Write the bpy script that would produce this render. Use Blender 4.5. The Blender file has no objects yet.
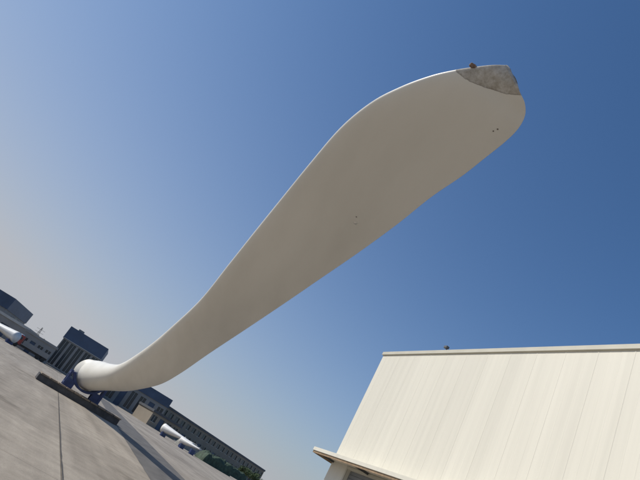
import bpy, bmesh, math, random
from mathutils import Vector, Matrix, noise
random.seed(7)
scene=bpy.context.scene
col=scene.collection
scene.view_settings.view_transform='Standard'
scene.view_settings.look='None'
scene.view_settings.exposure=0

# ------------------------------------------------------------------ helpers
def mat(name, base, rough=0.7, var=0.15, scale=2.0, metallic=0.0, bump=0.0, detail=6, spec=0.5, stretch=(1,1,1), dirt=None):
    m=bpy.data.materials.new(name); m.use_nodes=True
    nt=m.node_tree; N=nt.nodes; L=nt.links
    b=N['Principled BSDF']
    b.inputs['Roughness'].default_value=rough
    b.inputs['Metallic'].default_value=metallic
    b.inputs['Specular IOR Level'].default_value=spec
    tc=N.new('ShaderNodeTexCoord'); mp=N.new('ShaderNodeMapping')
    mp.inputs['Scale'].default_value=stretch
    L.new(tc.outputs['Object'],mp.inputs['Vector'])
    n=N.new('ShaderNodeTexNoise'); n.inputs['Scale'].default_value=scale; n.inputs['Detail'].default_value=detail
    L.new(mp.outputs[0],n.inputs['Vector'])
    r=N.new('ShaderNodeValToRGB')
    r.color_ramp.elements[0].position=0.3; r.color_ramp.elements[1].position=0.7
    lo=[c*(1-var) for c in base]; hi=[min(1,c*(1+var)) for c in base]
    if dirt: lo=dirt
    r.color_ramp.elements[0].color=(*lo,1); r.color_ramp.elements[1].color=(*hi,1)
    L.new(n.outputs['Fac'],r.inputs[0]); L.new(r.outputs[0],b.inputs['Base Color'])
    if bump>0:
        bp=N.new('ShaderNodeBump'); bp.inputs['Strength'].default_value=bump; bp.inputs['Distance'].default_value=0.02
        L.new(n.outputs['Fac'],bp.inputs['Height']); L.new(bp.outputs[0],b.inputs['Normal'])
    return m

def empty(name, loc=(0,0,0)):
    e=bpy.data.objects.new(name,None); e.location=loc; col.objects.link(e); e.empty_display_size=0.5
    return e
def link(o,parent=None):
    col.objects.link(o)
    if parent is not None:
        o.parent=parent; o.matrix_parent_inverse=Matrix.Translation(-Vector(parent.location))
    return o
def from_bm(name,bm,m,parent=None,smooth=False):
    bmesh.ops.recalc_face_normals(bm,faces=bm.faces)
    me=bpy.data.meshes.new(name); bm.to_mesh(me); bm.free()
    if smooth:
        for p in me.polygons: p.use_smooth=True
    if m: me.materials.append(m)
    return link(bpy.data.objects.new(name,me),parent)

class Frame:
    def __init__(s,o,xd):
        s.o=Vector((o[0],o[1],0)); x=Vector((xd[0],xd[1],0)).normalized(); s.x=x; s.y=Vector((-x.y,x.x,0))
    def p(s,a,b,z): return s.o+s.x*a+s.y*b+Vector((0,0,z))
def addbox(bm,fr,a0,a1,b0,b1,z0,z1):
    vs=[bm.verts.new(fr.p(a,b,z)) for z in (z0,z1) for a,b in ((a0,b0),(a1,b0),(a1,b1),(a0,b1))]
    for f in ((0,3,2,1),(4,5,6,7),(0,1,5,4),(1,2,6,5),(2,3,7,6),(3,0,4,7)):
        bm.faces.new([vs[i] for i in f])
def boxes(name,fr,lst,m,parent=None,bevel=0):
    bm=bmesh.new()
    for b in lst: addbox(bm,fr,*b)
    if bevel: bmesh.ops.bevel(bm,geom=bm.edges[:],offset=bevel,segments=2,affect='EDGES')
    return from_bm(name,bm,m,parent)
def addtube(bm,p0,p1,r0,r1,n=10):
    p0=Vector(p0);p1=Vector(p1);d=(p1-p0).normalized()
    u=d.orthogonal().normalized();v=d.cross(u)
    A=[];B=[]
    for i in range(n):
        t=2*math.pi*i/n; w=u*math.cos(t)+v*math.sin(t)
        A.append(bm.verts.new(p0+w*r0));B.append(bm.verts.new(p1+w*r1))
    for i in range(n):
        j=(i+1)%n; bm.faces.new((A[i],A[j],B[j],B[i]))
    bm.faces.new(A[::-1]);bm.faces.new(B)

# ------------------------------------------------------------------ camera
th=math.radians(24.4); ro=math.radians(31)
f=Vector((0,math.cos(th),math.sin(th))); u0=Vector((0,-math.sin(th),math.cos(th))); r0=Vector((1,0,0))
r=r0*math.cos(ro)+u0*math.sin(ro); u=-r0*math.sin(ro)+u0*math.cos(ro)
M=Matrix((r,u,-f)).transposed().to_4x4(); M.translation=Vector((0,0,1.6))
cd=bpy.data.cameras.new("camera"); cam=bpy.data.objects.new("camera",cd); col.objects.link(cam)
cam.matrix_world=M; cd.sensor_width=36; cd.lens=530/640*36; cd.clip_end=6000; cd.clip_start=0.05
scene.camera=cam

# ------------------------------------------------------------------ light
SUN_AZ=math.radians(-82); SUN_EL=math.radians(44)
sd=Vector((math.sin(SUN_AZ)*math.cos(SUN_EL),math.cos(SUN_AZ)*math.cos(SUN_EL),math.sin(SUN_EL)))
sl=bpy.data.lights.new("sun","SUN"); sl.energy=3.8; sl.angle=math.radians(0.53); sl.color=(1,0.94,0.85)
so=bpy.data.objects.new("sun",sl); so.rotation_euler=(-sd).to_track_quat('-Z','Y').to_euler(); so.location=(-30,0,60); col.objects.link(so)
w=bpy.data.worlds.new("World"); scene.world=w; w.use_nodes=True
nt=w.node_tree; bg=nt.nodes['Background']; N=nt.nodes; L=nt.links
sk=N.new('ShaderNodeTexSky'); sk.sky_type='NISHITA'
sk.sun_disc=False; sk.sun_elevation=SUN_EL; sk.sun_rotation=SUN_AZ%(2*math.pi); sk.air_density=1.0; sk.dust_density=1.2; sk.ozone_density=2.5; sk.altitude=0
tc=N.new('ShaderNodeTexCoord'); sep=N.new('ShaderNodeSeparateXYZ'); L.new(tc.outputs['Generated'],sep.inputs[0])
def M2(op,a,b):
    n=N.new('ShaderNodeMath'); n.operation=op; n.use_clamp=False
    for i,x in enumerate((a,b)):
        if isinstance(x,(int,float)): n.inputs[i].default_value=x
        else: L.new(x,n.inputs[i])
    return n.outputs[0]
z=M2('MAXIMUM',sep.outputs[2],0.0)
dot=N.new('ShaderNodeVectorMath'); dot.operation='DOT_PRODUCT'; L.new(tc.outputs['Generated'],dot.inputs[0]); dot.inputs[1].default_value=(math.sin(SUN_AZ),math.cos(SUN_AZ),0)
side=M2('MULTIPLY_ADD',dot.outputs['Value'],0.5); side.node.inputs[2].default_value=0.5
hz=M2('POWER',M2('SUBTRACT',1.0,z),6.0)
hz2=M2('POWER',M2('SUBTRACT',1.0,z),1.35)
k1=M2('MULTIPLY_ADD',side,0.55); k1.node.inputs[2].default_value=0.42
fac=M2('ADD',M2('MULTIPLY',hz,k1),M2('MULTIPLY',hz2,M2('MULTIPLY',M2('POWER',side,2.6),1.15)))
fac=M2('MINIMUM',fac,0.96)
tint=N.new('ShaderNodeMix'); tint.data_type='RGBA'; tint.blend_type='MULTIPLY'; tint.inputs[0].default_value=1
L.new(sk.outputs[0],tint.inputs[6]); tint.inputs[7].default_value=(0.62,0.98,1.28,1)
mx=N.new('ShaderNodeMix'); mx.data_type='RGBA'; L.new(fac,mx.inputs[0]); L.new(tint.outputs[2],mx.inputs[6])
STR=0.09
mx.inputs[7].default_value=(0.475/STR,0.485/STR,0.52/STR,1)
L.new(mx.outputs[2],bg.inputs[0]); bg.inputs[1].default_value=STR

# ------------------------------------------------------------------ ground
def ground_material():
    m=bpy.data.materials.new("yard_concrete"); m.use_nodes=True
    nt=m.node_tree;N=nt.nodes;L=nt.links;b=N['Principled BSDF']; b.inputs['Roughness'].default_value=0.85
    tc=N.new('ShaderNodeTexCoord'); mp=N.new('ShaderNodeMapping'); mp.inputs['Rotation'].default_value=(0,0,math.radians(-15.6))
    L.new(tc.outputs['Object'],mp.inputs[0])
    def noi(s,d=8,v=None):
        n=N.new('ShaderNodeTexNoise'); n.inputs['Scale'].default_value=s; n.inputs['Detail'].default_value=d; n.inputs['Roughness'].default_value=0.6
        L.new(v or mp.outputs[0],n.inputs['Vector']); return n
    def ramp(n,p0,c0,p1,c1):
        r=N.new('ShaderNodeValToRGB'); r.color_ramp.elements[0].position=p0; r.color_ramp.elements[1].position=p1
        r.color_ramp.elements[0].color=(*c0,1); r.color_ramp.elements[1].color=(*c1,1); L.new(n,r.inputs[0]); return r
    def mul(a,bb,fac=1.0):
        x=N.new('ShaderNodeMix'); x.data_type='RGBA'; x.blend_type='MULTIPLY'; x.inputs[0].default_value=fac
        L.new(a,x.inputs[6]); L.new(bb,x.inputs[7]); return x.outputs[2]
    base=ramp(noi(0.12).outputs['Fac'],0.3,(0.315,0.270,0.215),0.7,(0.41,0.36,0.295)).outputs[0]
    n2=ramp(noi(1.6,10).outputs['Fac'],0.3,(0.80,0.80,0.80),0.65,(1.08,1.08,1.08)).outputs[0]
    n3=ramp(noi(28,4).outputs['Fac'],0.3,(0.8,0.8,0.8),0.7,(1.1,1.1,1.1)).outputs[0]
    mp2=N.new('ShaderNodeMapping'); mp2.inputs['Scale'].default_value=(1.0,0.06,1); L.new(mp.outputs[0],mp2.inputs[0])
    n4=ramp(noi(0.8,6,mp2.outputs[0]).outputs['Fac'],0.35,(0.74,0.73,0.72),0.6,(1.0,1.0,1.0)).outputs[0]
    n7=ramp(noi(0.45,3).outputs['Fac'],0.28,(0.66,0.64,0.61),0.42,(1.0,1.0,1.0)).outputs[0]
    sc=N.new('ShaderNodeVectorMath'); sc.operation='MULTIPLY_ADD'; sc.inputs[1].default_value=(1/5.5,1/5.5,0); sc.inputs[2].default_value=(-1.3/5.5,0,0)
    L.new(mp.outputs[0],sc.inputs[0])
    fl=N.new('ShaderNodeVectorMath'); fl.operation='FLOOR'; L.new(sc.outputs[0],fl.inputs[0])
    wn=N.new('ShaderNodeTexWhiteNoise'); L.new(fl.outputs[0],wn.inputs['Vector'])
    n5=ramp(wn.outputs['Value'],0,(0.90,0.90,0.90),1,(1.05,1.05,1.05)).outputs[0]
    fr=N.new('ShaderNodeVectorMath'); fr.operation='FRACTION'; L.new(sc.outputs[0],fr.inputs[0])
    sep=N.new('ShaderNodeSeparateXYZ'); L.new(fr.outputs[0],sep.inputs[0])
    def line(o,wd):
        a=N.new('ShaderNodeMath'); a.operation='SUBTRACT'; L.new(o,a.inputs[0]); a.inputs[1].default_value=0.5
        c=N.new('ShaderNodeMath'); c.operation='ABSOLUTE'; L.new(a.outputs[0],c.inputs[0])
        d=N.new('ShaderNodeMath'); d.operation='GREATER_THAN'; L.new(c.outputs[0],d.inputs[0]); d.inputs[1].default_value=0.5-wd; return d.outputs[0]
    mx=N.new('ShaderNodeMath'); mx.operation='MAXIMUM'; L.new(line(sep.outputs[0],0.0025),mx.inputs[0]); L.new(line(sep.outputs[1],0.002),mx.inputs[1])
    n6=ramp(mx.outputs[0],0,(1,1,1),1,(0.45,0.43,0.4)).outputs[0]
    c=base
    for k in (n2,n3,n4,n5,n6,n7): c=mul(c,k)
    L.new(c,b.inputs['Base Color'])
    bp=N.new('ShaderNodeBump'); bp.inputs['Strength'].default_value=0.35; bp.inputs['Distance'].default_value=0.02
    L.new(noi(40,5).outputs['Fac'],bp.inputs['Height']); L.new(bp.outputs[0],b.inputs['Normal'])
    return m
bm=bmesh.new(); S=3000
bm.faces.new([bm.verts.new(v) for v in ((-S,-S,0),(S,-S,0),(S,S,0),(-S,S,0))])
from_bm("ground",bm,ground_material())
m_shadow_band=mat("shadow_band_dark",(0.11,0.102,0.093),.85,.3,1.1,bump=.3,stretch=(1,.4,1))  # asphalt-like dark tone that carries the shade of the band below
lf=Frame((0,0),(.977,.211))
bm=bmesh.new(); L_=[];R_=[]
for i in range(300):
    s=-40+i*0.6
    L_.append(bm.verts.new(lf.p(3.55+.03*noise.noise(Vector((s*.8,1,0))),s,.004))); R_.append(bm.verts.new(lf.p(6.75+.03*noise.noise(Vector((s*.8,9,0))),s,.004)))
for i in range(299): bm.faces.new((L_[i],R_[i],R_[i+1],L_[i+1]))
from_bm("painted_shadow_band",bm,m_shadow_band)  # dark strip added to widen the blade's shadow, shade put into its colour

WD=Vector((-.2689,.9632,0)); ND=Vector((.9632,.2689,0))
m_tar=mat("tar",(0.06,0.055,0.05),0.8,0.3,6)
bm=bmesh.new(); prev=None
for i in range(90):
    s=-10+i*0.6; off=1.32+0.02*noise.noise(Vector((s*0.3,0,0))); wd=0.018+0.014*noise.noise(Vector((s*1.3,5,0)))
    a=bm.verts.new(WD*s+ND*(off-wd)+Vector((0,0,.008))); c=bm.verts.new(WD*s+ND*(off+wd)+Vector((0,0,.008)))
    if prev: bm.faces.new((prev[0],prev[1],c,a))
    prev=(a,c)
from_bm("expansion_joint",bm,m_tar)

# ------------------------------------------------------------------ wind turbine blade
ST=[(45,-10.85,2.65,-8.88,1.41),(42.5,-9.83,2.76,-8.0,1.66),(40,-8.60,2.86,-6.96,1.95),(37,-7.32,3.04,-5.64,2.27),
(33,-6.12,3.40,-4.40,2.68),(29,-5.05,3.88,-3.18,3.22),(25,-4.05,4.38,-2.28,3.80),(20,-2.99,4.75,-1.34,4.46),
(15,-2.039,4.882,-0.507,4.82),(11.8,-1.523,5.208,0.056,5.131),(9.8,-1.199,5.483,0.396,5.321),(8.3,-0.955,5.627,0.652,5.463),
(7.0,-0.738,5.798,0.865,5.618),(6.0,-0.554,5.918,0.981,5.695),(5.3,-0.347,5.972,1.095,5.737),(4.85,-0.12,6.028,1.149,5.775),
(4.5,.110,6.07,1.19,5.808),(4.28,.305,6.108,1.2,5.849),(4.14,.465,6.146,1.171,5.914),(4.03,.601,6.176,1.09,5.942),(3.97,.722,6.21,.993,5.968)]
TH=[1,1,.92,.72,.52,.40,.33,.27,.23,.20,.185,.175,.165,.16,.155,.15,.145,.145,.145,.145,.145]
CW=[1,.98,.8,.4,.12,.0,0]+[0]*14
def cr(vals,t):
    i=min(int(t),len(vals)-2); fz=t-i
    p=[vals[max(0,min(len(vals)-1,i+k))] for k in (-1,0,1,2)]
    return 0.5*((2*p[1])+(-p[0]+p[2])*fz+(2*p[0]-5*p[1]+4*p[2]-p[3])*fz*fz+(-p[0]+3*p[1]-3*p[2]+p[3])*fz**3)
NS=64
def section(t):
    y=cr([s[0] for s in ST],t)
    Lp=Vector((cr([s[1] for s in ST],t),y,cr([s[2] for s in ST],t)))
    Rp=Vector((cr([s[3] for s in ST],t),y,cr([s[4] for s in ST],t)))
    return Lp,Rp,cr(TH,t),max(0,min(1,cr(CW,t)))
def blade_pt(t,phi):
    Lp,Rp,tr,cw=section(t); c=Rp-Lp; mid=(Lp+Rp)/2
    up=Vector((-c.z,0,c.x))
    uu=-0.5*math.cos(phi)
    x=uu+.5
    yt=5*tr*(.2969*math.sqrt(max(x,0))-.126*x-.3516*x*x+.2843*x**3-.1036*x**4)
    yt=max(yt,0.0)
    sg=math.sin(phi)
    va=yt*1.15 if sg>0 else -yt*0.8+0.03*(x**2)*(1-x)*4
    if sg==0: va=0
    vc=0.5*sg*tr
    v=va*(1-cw)+vc*cw
    return mid+c*uu+up*v
def bfun(c):
    pts=[(0,17.0),(.2,17.25),(.4,17.75),(.6,18.3),(.8,19.1),(1,19.8)]
    for (a,x),(b,y) in zip(pts,pts[1:]):
        if c<=b: return x+(y-x)*(c-a)/(b-a)
    return 19.8
bm=bmesh.new(); lay=bm.verts.layers.float.new("bare"); lay2=bm.verts.layers.float.new("span")
ts=[]
for i in range(20):
    k=10 if i<16 else 16
    ts+=[i+j/k for j in range(k)]
ts.append(20.0)
rings=[]
for t in ts:
    ring=[]
    for j in range(NS):
        ph=2*math.pi*j/NS
        p=blade_pt(t,ph); cc=.5-.5*math.cos(ph)
        e=max(0,(t-19.2))/.8
        if e>0: p=p+Vector((noise.noise(p*14+Vector((3,0,0))),noise.noise(p*14),noise.noise(p*14+Vector((0,7,0)))))*.008*e
        v=bm.verts.new(p)
        v[lay]=max(-2,min(2,t-bfun(cc))); v[lay2]=t/20
        ring.append(v)
    rings.append(ring)
for a,b in zip(rings,rings[1:]):
    for j in range(NS):
        k=(j+1)%NS; bm.faces.new((a[j],a[k],b[k],b[j]))
bm.faces.new(rings[-1])
cen=sum((v.co for v in rings[0]),Vector())/NS
inner=[bm.verts.new(cen+(v.co-cen)*.9) for v in rings[0]]
deep=[bm.verts.new(cen+(v.co-cen)*.9+Vector((0,-1.2,0))) for v in rings[0]]
for vv in inner+deep: vv[lay]=-2
for j in range(NS):
    k=(j+1)%NS
    bm.faces.new((rings[0][k],rings[0][j],inner[j],inner[k])); bm.faces.new((inner[k],inner[j],deep[j],deep[k]))
bm.faces.new(deep)
mb=bpy.data.materials.new("blade_gelcoat"); mb.use_nodes=True
nt=mb.node_tree;N=nt.nodes;L=nt.links;b=N['Principled BSDF']
tc=N.new('ShaderNodeTexCoord')
mp=N.new('ShaderNodeMapping'); mp.inputs['Scale'].default_value=(1,.18,1); L.new(tc.outputs['Object'],mp.inputs[0])
n=N.new('ShaderNodeTexNoise'); n.inputs['Scale'].default_value=1.3; n.inputs['Detail'].default_value=8; L.new(mp.outputs[0],n.inputs['Vector'])
rp=N.new('ShaderNodeValToRGB'); rp.color_ramp.elements[0].position=.3; rp.color_ramp.elements[1].position=.7
rp.color_ramp.elements[0].color=(.70,.68,.62,1); rp.color_ramp.elements[1].color=(.79,.77,.71,1); L.new(n.outputs['Fac'],rp.inputs[0])
n2=N.new('ShaderNodeTexNoise'); n2.inputs['Scale'].default_value=16; n2.inputs['Detail'].default_value=10; n2.inputs['Roughness'].default_value=.7; L.new(tc.outputs['Object'],n2.inputs['Vector'])
rp2=N.new('ShaderNodeValToRGB'); rp2.color_ramp.elements[0].position=.34; rp2.color_ramp.elements[1].position=.66
rp2.color_ramp.elements[0].color=(.33,.295,.24,1); rp2.color_ramp.elements[1].color=(.60,.58,.54,1); L.new(n2.outputs['Fac'],rp2.inputs[0])
at=N.new('ShaderNodeAttribute'); at.attribute_name="bare"
ad=N.new('ShaderNodeMath'); ad.operation='MULTIPLY_ADD'; L.new(n2.outputs['Fac'],ad.inputs[0]); ad.inputs[1].default_value=.28; L.new(at.outputs['Fac'],ad.inputs[2])
gt=N.new('ShaderNodeMapRange'); L.new(ad.outputs[0],gt.inputs['Value']); gt.inputs['From Min'].default_value=.16; gt.inputs['From Max'].default_value=.2
rim=N.new('ShaderNodeMapRange'); L.new(ad.outputs[0],rim.inputs['Value']); rim.inputs['From Min'].default_value=.2; rim.inputs['From Max'].default_value=.32; rim.inputs['To Min'].default_value=.72; rim.inputs['To Max'].default_value=1
rm=N.new('ShaderNodeMix'); rm.data_type='RGBA'; rm.blend_type='MULTIPLY'; rm.inputs[0].default_value=1; L.new(rp2.outputs[0],rm.inputs[6]); L.new(rim.outputs[0],rm.inputs[7])
mx=N.new('ShaderNodeMix'); mx.data_type='RGBA'; L.new(gt.outputs[0],mx.inputs[0]); L.new(rp.outputs[0],mx.inputs[6]); L.new(rm.outputs[2],mx.inputs[7])
L.new(mx.outputs[2],b.inputs['Base Color'])
mr=N.new('ShaderNodeMix'); mr.data_type='FLOAT'; L.new(gt.outputs[0],mr.inputs[0]); mr.inputs[2].default_value=.42; mr.inputs[3].default_value=.85; L.new(mr.outputs[0],b.inputs['Roughness'])
bp=N.new('ShaderNodeBump'); bp.inputs['Distance'].default_value=.004; L.new(gt.outputs[0],bp.inputs['Strength']); L.new(n2.outputs['Fac'],bp.inputs['Height']); L.new(bp.outputs[0],b.inputs['Normal'])
blade=empty("wind_turbine_blade",(-9.2,44,2))
from_bm("shell",bm,mb,blade,smooth=True)

m_dark=mat("dark_rubber",(0.03,0.028,0.025),.7,.2,20)
m_hole=mat("hole_plug",(0.20,0.17,0.14),.7,.2,20)
m_metal=mat("receptor_metal",(0.72,0.7,0.66),.35,.1,20,metallic=.6)
m_brown=mat("tape_brown",(0.20,0.13,0.09),.8,.4,30)
def stud(name,t,phi,rad,h,m):
    p=blade_pt(t,phi); e=1e-2
    nrm=(blade_pt(t+e,phi)-p).cross(blade_pt(t,phi+e)-p).normalized()
    if nrm.z>0: nrm=-nrm
    bm=bmesh.new(); addtube(bm,p-nrm*0.01,p+nrm*h,rad,rad*.8,16); return from_bm(name,bm,m,blade,True)
stud("drain_hole_1",16.25,2*math.pi-2.35,.011,.004,m_hole)
stud("drain_hole_2",16.05,2*math.pi-2.32,.010,.004,m_hole)
stud("lightning_receptor",11.6,2*math.pi-2.05,.04,.01,m_metal)
stud("receptor_drain",11.72,2*math.pi-1.95,.012,.007,m_hole)
bm=bmesh.new(); bmesh.ops.create_icosphere(bm,subdivisions=4,radius=.036)
for v in bm.verts: v.co=Vector((v.co.x*1.2,v.co.y*.8,v.co.z*.7))*(1+.35*noise.noise(v.co*40))
bmesh.ops.translate(bm,verts=bm.verts,vec=blade_pt(17.9,0.0)+Vector((0.0,0,.014)))
from_bm("tape_lump",bm,m_brown,blade,True)

# ------------------------------------------------------------------ root stand
m_blue=mat("blue_paint",(0.028,0.05,0.15),.5,.25,3)
m_timber=mat("timber",(0.27,0.22,0.17),.85,.35,3,stretch=(1,8,8))
m_dsteel=mat("dark_steel",(0.07,0.07,0.075),.6,.3,3)
stand=empty("blade_root_stand",(-9,43.5,0))
rc=Vector((-9.42,43.6,2.12)); ax=Vector((-.33,.94,0)).normalized(); sx=Vector((ax.y,-ax.x,0))
fr=Frame((rc.x,rc.y),(sx.x,sx.y))
boxes("base_frame",fr,[(-3.2,3.4,-1.15,-.75,.0,.46),(-3.2,3.4,.75,1.15,0,.46),(-3.2,-2.8,-.75,.75,.02,.44),(3.0,3.4,-.75,.75,.02,.44),(-.2,.2,-.75,.75,.02,.44)],m_dsteel,stand,.02)
boxes("deck_timbers",fr,[(-3.1+i*.66,-3.1+i*.66+.6,-1.25,1.25,.46,.56) for i in range(10)],m_timber,stand,.012)
bm=bmesh.new()
R0,R1=1.20,1.36
for sgn in (-.45,.45):
    prev=None
    for i in range(33):
        a=math.radians(200+140*i/32)
        row=[]
        for rr in (R0,R1):
            for dd in (sgn-.12,sgn+.12):
                row.append(bm.verts.new(Vector((rc.x,rc.y,rc.z))+fr.x*(math.cos(a)*rr)+Vector((0,0,math.sin(a)*rr))+fr.y*dd))
        if prev:
            for q in ((0,1),(1,3),(3,2),(2,0)):
                bm.faces.new((prev[q[0]],prev[q[1]],row[q[1]],row[q[0]]))
        else: bm.faces.new((row[0],row[1],row[3],row[2]))
        prev=row
    bm.faces.new((prev[0],prev[1],prev[3],prev[2]))
    for s in (-1,1):
        addbox(bm,fr,*(sorted((s*1.34,s*1.50))),sgn-.11,sgn+.11,.56,1.75)
        addbox(bm,fr,*(sorted((s*.75,s*1.338))),sgn-.07,sgn+.07,.56,1.15)
for s in (-1,1):
    addbox(bm,fr,*(sorted((s*1.35,s*1.49))),-.34,.34,1.45,1.6)
    addbox(bm,fr,*(sorted((s*1.35,s*1.49))),-.34,.34,.7,.85)
from_bm("cradle",bm,m_blue,stand)

# ------------------------------------------------------------------ cream hangar on the right
def cladding():
    m=mat("cream_cladding",(0.72,0.685,0.585),.5,.03,.35,stretch=(1,1,.2))
    nt=m.node_tree;N=nt.nodes;L=nt.links;b=N['Principled BSDF']
    src=b.inputs['Base Color'].links[0].from_socket
    tc=N.new('ShaderNodeTexCoord'); d=N.new('ShaderNodeVectorMath'); d.operation='DOT_PRODUCT'; L.new(tc.outputs['Object'],d.inputs[0]); d.inputs[1].default_value=(WD.x,WD.y,0)
    fl=N.new('ShaderNodeMath'); fl.operation='FLOOR'; L.new(d.outputs['Value'],fl.inputs[0])
    wn=N.new('ShaderNodeTexWhiteNoise'); wn.noise_dimensions='1D'; L.new(fl.outputs[0],wn.inputs['W'])
    mr=N.new('ShaderNodeMapRange'); L.new(wn.outputs['Value'],mr.inputs['Value']); mr.inputs['To Min'].default_value=.965; mr.inputs['To Max'].default_value=1.01
    mp=N.new('ShaderNodeMapping'); mp.inputs['Scale'].default_value=(3.5,3.5,.12); L.new(tc.outputs['Object'],mp.inputs[0])
    n=N.new('ShaderNodeTexNoise'); n.inputs['Scale'].default_value=1; n.inputs['Detail'].default_value=5; L.new(mp.outputs[0],n.inputs['Vector'])
    m2=N.new('ShaderNodeMapRange'); L.new(n.outputs['Fac'],m2.inputs['Value']); m2.inputs['From Min'].default_value=.35; m2.inputs['From Max'].default_value=.6; m2.inputs['To Min'].default_value=.95; m2.inputs['To Max'].default_value=1
    mu=N.new('ShaderNodeMath'); mu.operation='MULTIPLY'; L.new(mr.outputs[0],mu.inputs[0]); L.new(m2.outputs[0],mu.inputs[1])
    x=N.new('ShaderNodeMix'); x.data_type='RGBA'; x.blend_type='MULTIPLY'; x.inputs[0].default_value=1; L.new(src,x.inputs[6]); L.new(mu.outputs[0],x.inputs[7])
    L.new(x.outputs[2],b.inputs['Base Color']); return m
m_cream=cladding()
m_creamd=mat("cream_trim",(0.54,0.51,0.42),.5,.06,1)
m_door=mat("roller_door",(0.20,0.21,0.22),.5,.12,1)
m_rust=mat("rusty_edge",(0.26,0.18,0.11),.8,.3,4)
m_lamp=mat("floodlight_grey",(0.12,0.12,0.12),.5,.1,4)
m_glass=mat("window_glass",(0.03,0.04,0.05),.15,.2,.5)
hangar=empty("cream_hangar",(7.35,32.9,0))
hf=Frame((7.35,32.9),(-WD.x,-WD.y))
if hf.y.dot(ND)<0: hf.y=-hf.y
H=12.0; LEN=62; DEP=45
ops=[(2.0,8.5),(11,17.5),(20,26.5),(29,35.5),(38,44.5),(47,53.5)]
OZ=4.55
walls=[(0,LEN,0,.3,OZ,H)]
s0=0
for a,b_ in ops: walls.append((s0,a,0,.3,0,OZ)); s0=b_
walls.append((s0,LEN,0,.3,0,OZ))
walls+=[(0,.3,.3,DEP-.3,0,H),(LEN-.3,LEN,.3,DEP-.3,0,H),(0,LEN,DEP-.3,DEP,0,H)]
boxes("walls",hf,walls,m_cream,hangar)
boxes("roof",hf,[(.3,LEN-.3,.3,DEP-.3,H-.5,H-.25)],m_dsteel,hangar)
bm=bmesh.new()
def ridge(a,w_,d_,z0,z1,end=False):
    pts=[(a-w_,.001),(a-w_*.4,-d_),(a+w_*.4,-d_),(a+w_,.001)]
    if end: q=lambda s,d,z: hf.p(d,s,z)
    else: q=lambda s,d,z: hf.p(s,d,z)
    A=[bm.verts.new(q(s,d,z0)) for s,d in pts];B=[bm.verts.new(q(s,d,z1)) for s,d in pts]
    for i in range(3): bm.faces.new((A[i],A[i+1],B[i+1],B[i]))
    bm.faces.new(A);bm.faces.new(B)
k=0.5; i=0
while k<LEN:
    ridge(k,.035 if i%3==0 else .03,.009 if i%3==0 else .004,5.12,H-.18); k+=.5; i+=1
k=.5
while k<DEP:
    ridge(k,.03,.009,5.12,H-.18,True); k+=1.0
from_bm("cladding_seams",bm,m_cream,hangar)
boxes("parapet_cap",hf,[(-.09,LEN+.09,-.09,.34,H-.16,H+.05),(-.09,.34,.342,DEP,H-.16,H+.048)],m_creamd,hangar,.01)
boxes("canopy",hf,[(-.9,LEN,-1.05,-.003,4.72,4.93),(-.9,-.003,-.002,6,4.72,4.93)],m_cream,hangar,.015)
boxes("canopy_gutter",hf,[(-.88,LEN,-1.0,-.95,4.6,4.72),(-.88,-.83,-.9,6,4.6,4.72)],m_rust,hangar)
br=[]
for k in range(0,62,4): br.append((k+.1,k+.18,-.95,-.003,4.60,4.718))
boxes("canopy_brackets",hf,br,m_dsteel,hangar)
ds=[]
for a,b_ in ops:
    z=0
    while z<OZ-.05:
        ds.append((a,b_,.2,.24,z,min(z+.17,OZ))); z+=.19
    ds.append((a,b_,.242,.27,0,OZ))
boxes("roller_doors",hf,ds,m_door,hangar)
fm=[]
for a,b_ in ops: fm+= [(a-.15,a-.002,-.05,-.003,0,OZ),(b_+.002,b_+.15,-.05,-.003,0,OZ),(a-.15,b_+.15,-.05,-.003,OZ+.002,OZ+.14)]
boxes("door_frames",hf,fm,m_creamd,hangar)
bm=bmesh.new()
addbox(bm,hf,6.15,6.2,-.05,.0,H+.05,H+.14); addbox(bm,hf,6.05,6.30,-.18,.02,H+.14,H+.27)
bmesh.ops.bevel(bm,geom=bm.edges[:],offset=.01,segments=1,affect='EDGES')
from_bm("floodlight",bm,m_lamp,hangar)

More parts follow.
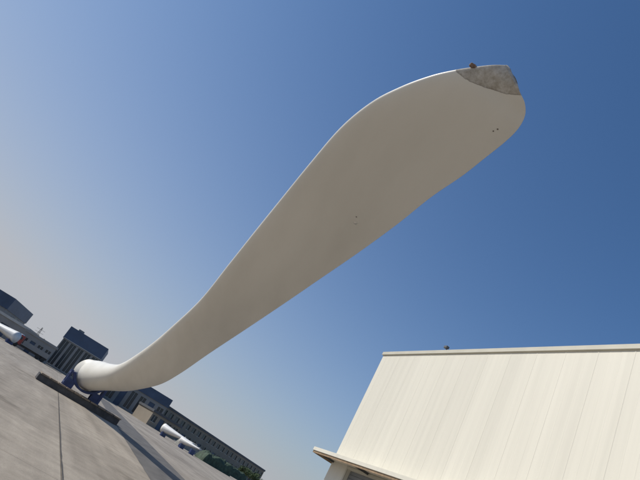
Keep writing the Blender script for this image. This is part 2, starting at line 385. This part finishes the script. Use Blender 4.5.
# ------------------------------------------------------------------ far buildings
m_bluef=mat("blue_fascia",(0.055,0.085,0.14),.5,.2,.3)
m_grey=mat("grey_cladding",(0.25,0.245,0.235),.6,.12,.3)
m_tan=mat("tan_render",(0.24,0.205,0.16),.8,.12,.2)
m_white=mat("white_paint",(0.72,0.71,0.68),.5,.08,.8)
m_pale=mat("pale_trim",(0.42,0.42,0.40),.5,.08,.8)
m_roofd=mat("dark_roof",(0.08,0.085,0.095),.7,.2,.3)
def building(name,p0,p1,dep,h,wallm,fascm,fasc,bays,rows,winh,door=True,sill=1.0,roofm=m_roofd,gable=0,wr=.62):
    e=empty(name,(p0[0],p0[1],0)); d=(p1[0]-p0[0],p1[1]-p0[1]); Ln=math.hypot(*d); fr=Frame(p0,d)
    bw=Ln/bays; W=[]
    top=h-fasc
    rh=(top)/rows
    ww=bw*wr
    for i in range(bays+1):
        a=max(0,i*bw-(bw-ww)/2); b_=min(Ln,i*bw+(bw-ww)/2); W.append((a,b_,0,.35,0,top))
    gl=[]; fr_=[]; dr=[]
    for i in range(bays):
        a=i*bw+(bw-ww)/2; b_=a+ww; z=0
        for rr in range(rows):
            isdoor=door and rr==0 and i%3==1
            zs=rr*rh+(0 if isdoor else sill); ze=min(zs+(winh+(sill if isdoor else 0)),(rr+1)*rh-.25)
            if zs>z: W.append((a,b_,0.002,.35,z,zs))
            (dr if isdoor else gl).append((a,b_,.22,.26,zs,ze))
            if not isdoor:
                fr_.append(((a+b_)/2-.04,(a+b_)/2+.04,.15,.22,zs,ze)); fr_.append((a,b_,-.06,.2,zs-.002-.1,zs-.002))
            z=ze
        if z<top: W.append((a,b_,0.002,.35,z,top))
    W+=[(0,.35,.35,dep-.35,0,top),(Ln-.35,Ln,.35,dep-.35,0,top),(0,Ln,dep-.35,dep,0,top)]
    boxes("walls",fr,W,wallm,e); boxes("windows",fr,gl,m_glass,e); 
    if fr_: boxes("frames",fr,fr_,m_pale,e)
    if dr: boxes("doors",fr,dr,m_bluef,e)
    boxes("fascia",fr,[(-.25,Ln+.25,-.25,0.4,top,h),(-.25,.4,.402,dep,top,h-.002),(Ln-.4,Ln+.25,.402,dep,top,h-.002)],fascm,e)
    boxes("roof",fr,[(.4,Ln-.4,.4,dep,top,top+.2)],roofm,e)
    return e
b1=building("blue_workshop",(-44.4,150),(-33.8,152),22,10.9,m_grey,m_bluef,3.4,5,1,6.8,sill=.5,door=False,wr=.72)
fr=Frame((-44.4,150),(10.6,2))
boxes("fascia_bands",fr,[(-.3,11.1,-.3,-.252,7.55,7.7)],m_pale,b1)
boxes("roof_units",fr,[(1.5,3,4,6,10.9,11.6)],m_grey,b1)
building("blue_workshop",(-96,158),(-65.4,161),25,10.2,m_grey,m_bluef,3.6,8,1,4,sill=1)
building("grey_warehouse",(-80,138),(-49.8,141),12,5.0,m_grey,m_pale,.6,9,1,1.6,sill=1.4)
building("grey_warehouse",(-47,132),(-39.5,134),8,4.4,m_grey,m_grey,.5,4,1,1.6,sill=1.2)
building("blue_workshop",(-31,170),(-13.4,173),24,9.1,m_grey,m_bluef,2.6,6,1,5,sill=.6)
building("office_block",(-15.2,182),(31.5,254),16,7.6,m_tan,m_roofd,.7,22,2,1.7,sill=1.0)
building("grey_warehouse",(-14,150),(-6,155),10,4.0,m_tan,m_roofd,.6,4,1,1.6,sill=1.2)

def truck(name,x,y,ang,cabm,boxm,sc=1):
    e=empty(name,(x,y,0)); fr=Frame((x,y),(math.cos(ang),math.sin(ang)))
    boxes("cargo_body",fr,[(-4.2,1.9,-1.2,1.2,1.05,2.1)],boxm,e,.04)
    boxes("chassis",fr,[(-4.2,3.9,-.5,.5,.6,1.04)],m_dsteel,e)
    bm=bmesh.new(); addbox(bm,fr,2.1,4.1,-1.15,1.15,.75,2.75)
    for v in bm.verts:
        l=(v.co-fr.o).dot(fr.x)
        if l>4 and v.co.z>2: v.co-=fr.x*.45
    bmesh.ops.bevel(bm,geom=bm.edges[:],offset=.08,segments=2,affect='EDGES'); from_bm("cab",bm,cabm,e)
    boxes("cab_windows",fr,[(2.5,3.4,-1.165,-1.152,1.75,2.4),(2.5,3.4,1.152,1.165,1.75,2.4)],m_glass,e)
    bm=bmesh.new()
    for a in (-3.4,-2.3,3.0):
        for s in (-1,1): addtube(bm,fr.p(a,s*.85,.5),fr.p(a,s*1.15,.5),.5,.5,16)
    from_bm("wheels",bm,m_dark,e)
m_red=mat("red_paint",(0.30,0.05,0.035),.5,.15,1)
truck("flatbed_truck",-42.0,127,math.radians(200),m_red,m_grey)
def pylon(x,y,h):
    e=empty("lattice_pylon",(x,y,0)); bm=bmesh.new()
    n=7
    def c(k,i): 
        wd=.9*(1-k/n*.85); return Vector((x+wd*(1 if i in(0,1) else -1),y+wd*(1 if i in (0,3) else -1),h*k/n))
    for k in range(n):
        for i in range(4):
            addtube(bm,c(k,i),c(k+1,i),.05,.05,5); addtube(bm,c(k,i),c(k+1,(i+1)%4),.025,.025,4); addtube(bm,c(k+1,i),c(k+1,(i+1)%4),.025,.025,4)
    for z in (.78,.9): addtube(bm,(x-2,y,h*z),(x+2,y,h*z),.05,.05,5)
    from_bm("lattice",bm,m_dsteel,e)
pylon(-84,250,10.5)

def stored(x,y,ang,L0,r0_,r1_,name="stored_blade_section"):
    e=empty(name,(x,y,0)); fr=Frame((x,y),(math.cos(ang),math.sin(ang)))
    bm=bmesh.new(); prev=None; n=20
    for i in range(n+1):
        t=i/n; rr=r0_+(r1_-r0_)*t; wz=rr*(1-.55*t); wy=rr*(1+.25*math.sin(math.pi*t)); ring=[]
        for j in range(20):
            a=2*math.pi*j/20; ring.append(bm.verts.new(fr.p(L0*t,math.cos(a)*wy,.55+r0_+.25*t+math.sin(a)*wz)))
        if prev:
            for j in range(20): bm.faces.new((prev[j],prev[(j+1)%20],ring[(j+1)%20],ring[j]))
        else: bm.faces.new(ring)
        prev=ring
    bm.faces.new(prev); from_bm("shell",bm,m_white,e,True)
    boxes("trestles",fr,[(.6,.9,-r0_,r0_,0,.75),(L0*.7,L0*.7+.3,-r0_,r0_,0,.55+r0_*.5)],m_blue,e)
stored(-7.2,112,math.radians(-28),7.5,.85,.3)
stored(-2.8,104,math.radians(-35),4.5,.65,.25)
stored(-42.5,118,math.radians(165),9,1.15,.7)
stored(-44.5,126,math.radians(170),11,1.2,.6)
m_green=mat("green_tarpaulin",(0.04,0.065,0.04),.8,.5,1.6,bump=.5)
def tarp(x,y,ang,lx,ly,h,m=m_green):
    e=empty("tarpaulin_covered_cargo",(x,y,0)); fr=Frame((x,y),(math.cos(ang),math.sin(ang)))
    bm=bmesh.new(); g={}
    nx,ny=60,34
    for i in range(nx+1):
        for j in range(ny+1):
            a=-1+2*i/nx; b_=-1+2*j/ny
            q=max(abs(a),abs(b_)); z=h*(1-q**9)
            z*= .84+.22*noise.noise(Vector((a*2.2+x,b_*1.5,1)))+.10*noise.noise(Vector((a*7,b_*7+x,2)))+.07*noise.noise(Vector((a*16,b_*6+x,5)))
            if q>.999: z=0
            g[i,j]=bm.verts.new(fr.p(a*lx*(1+.03*noise.noise(Vector((a*9,b_*9,3)))),b_*ly*(1+.04*noise.noise(Vector((b_*9,a*9,4)))),z+.0))
    for i in range(nx):
        for j in range(ny): bm.faces.new((g[i,j],g[i+1,j],g[i+1,j+1],g[i,j+1]))
    from_bm("tarpaulin",bm,m,e,True)
tarp(4.6,112,math.radians(35),3.8,1.6,2.1)
tarp(9.6,132,math.radians(40),4.5,1.7,2.2)
m_gtarp=mat("grey_tarpaulin",(0.22,0.22,0.2),.7,.3,1.2)
tarp(-1.0,124,math.radians(30),3,1.5,2.0,m_gtarp)

m_bark=mat("bark",(0.09,0.065,0.045),.9,.3,6)
m_leaf=mat("foliage",(0.055,0.085,0.03),.8,.5,.9)
def tree(x,y,h,rad,seed):
    rnd=random.Random(seed); e=empty("tree",(x,y,0)); bm=bmesh.new()
    addtube(bm,(x,y,0),(x,y,h*.5),.16,.09,8); tips=[]
    for k in range(8):
        a=rnd.uniform(0,6.28); z=h*rnd.uniform(.3,.5); tip=Vector((x+math.cos(a)*rad*rnd.uniform(.4,.85),y+math.sin(a)*rad*rnd.uniform(.4,.85),h*rnd.uniform(.55,.92)))
        addtube(bm,(x,y,z),tip,.07,.02,5); tips.append(tip)
    from_bm("trunk",bm,m_bark,e)
    bm=bmesh.new()
    for tip in tips:
        for k in range(130):
            d=Vector((rnd.gauss(0,1),rnd.gauss(0,1),rnd.gauss(0,.8)))*rad*.22
            c=tip+d; n_=Vector((rnd.gauss(0,1),rnd.gauss(0,1),rnd.gauss(0,1))).normalized(); uu=n_.orthogonal().normalized(); vv=n_.cross(uu); s=rnd.uniform(.08,.2)
            bm.faces.new([bm.verts.new(c+uu*s*p+vv*s*q) for p,q in ((-1,-.5),(1,-.5),(.8,.6),(-.6,.7))])
    from_bm("crown",bm,m_leaf,e)
for i,(x,y,h,rd) in enumerate([(14,150,3.2,1.8),(17,160,3.6,2),(-58,148,5,2.2),(-50,150,4.5,2.2),(21,175,3.8,2)]):
    tree(x,y,h,rd,i)
print("done")
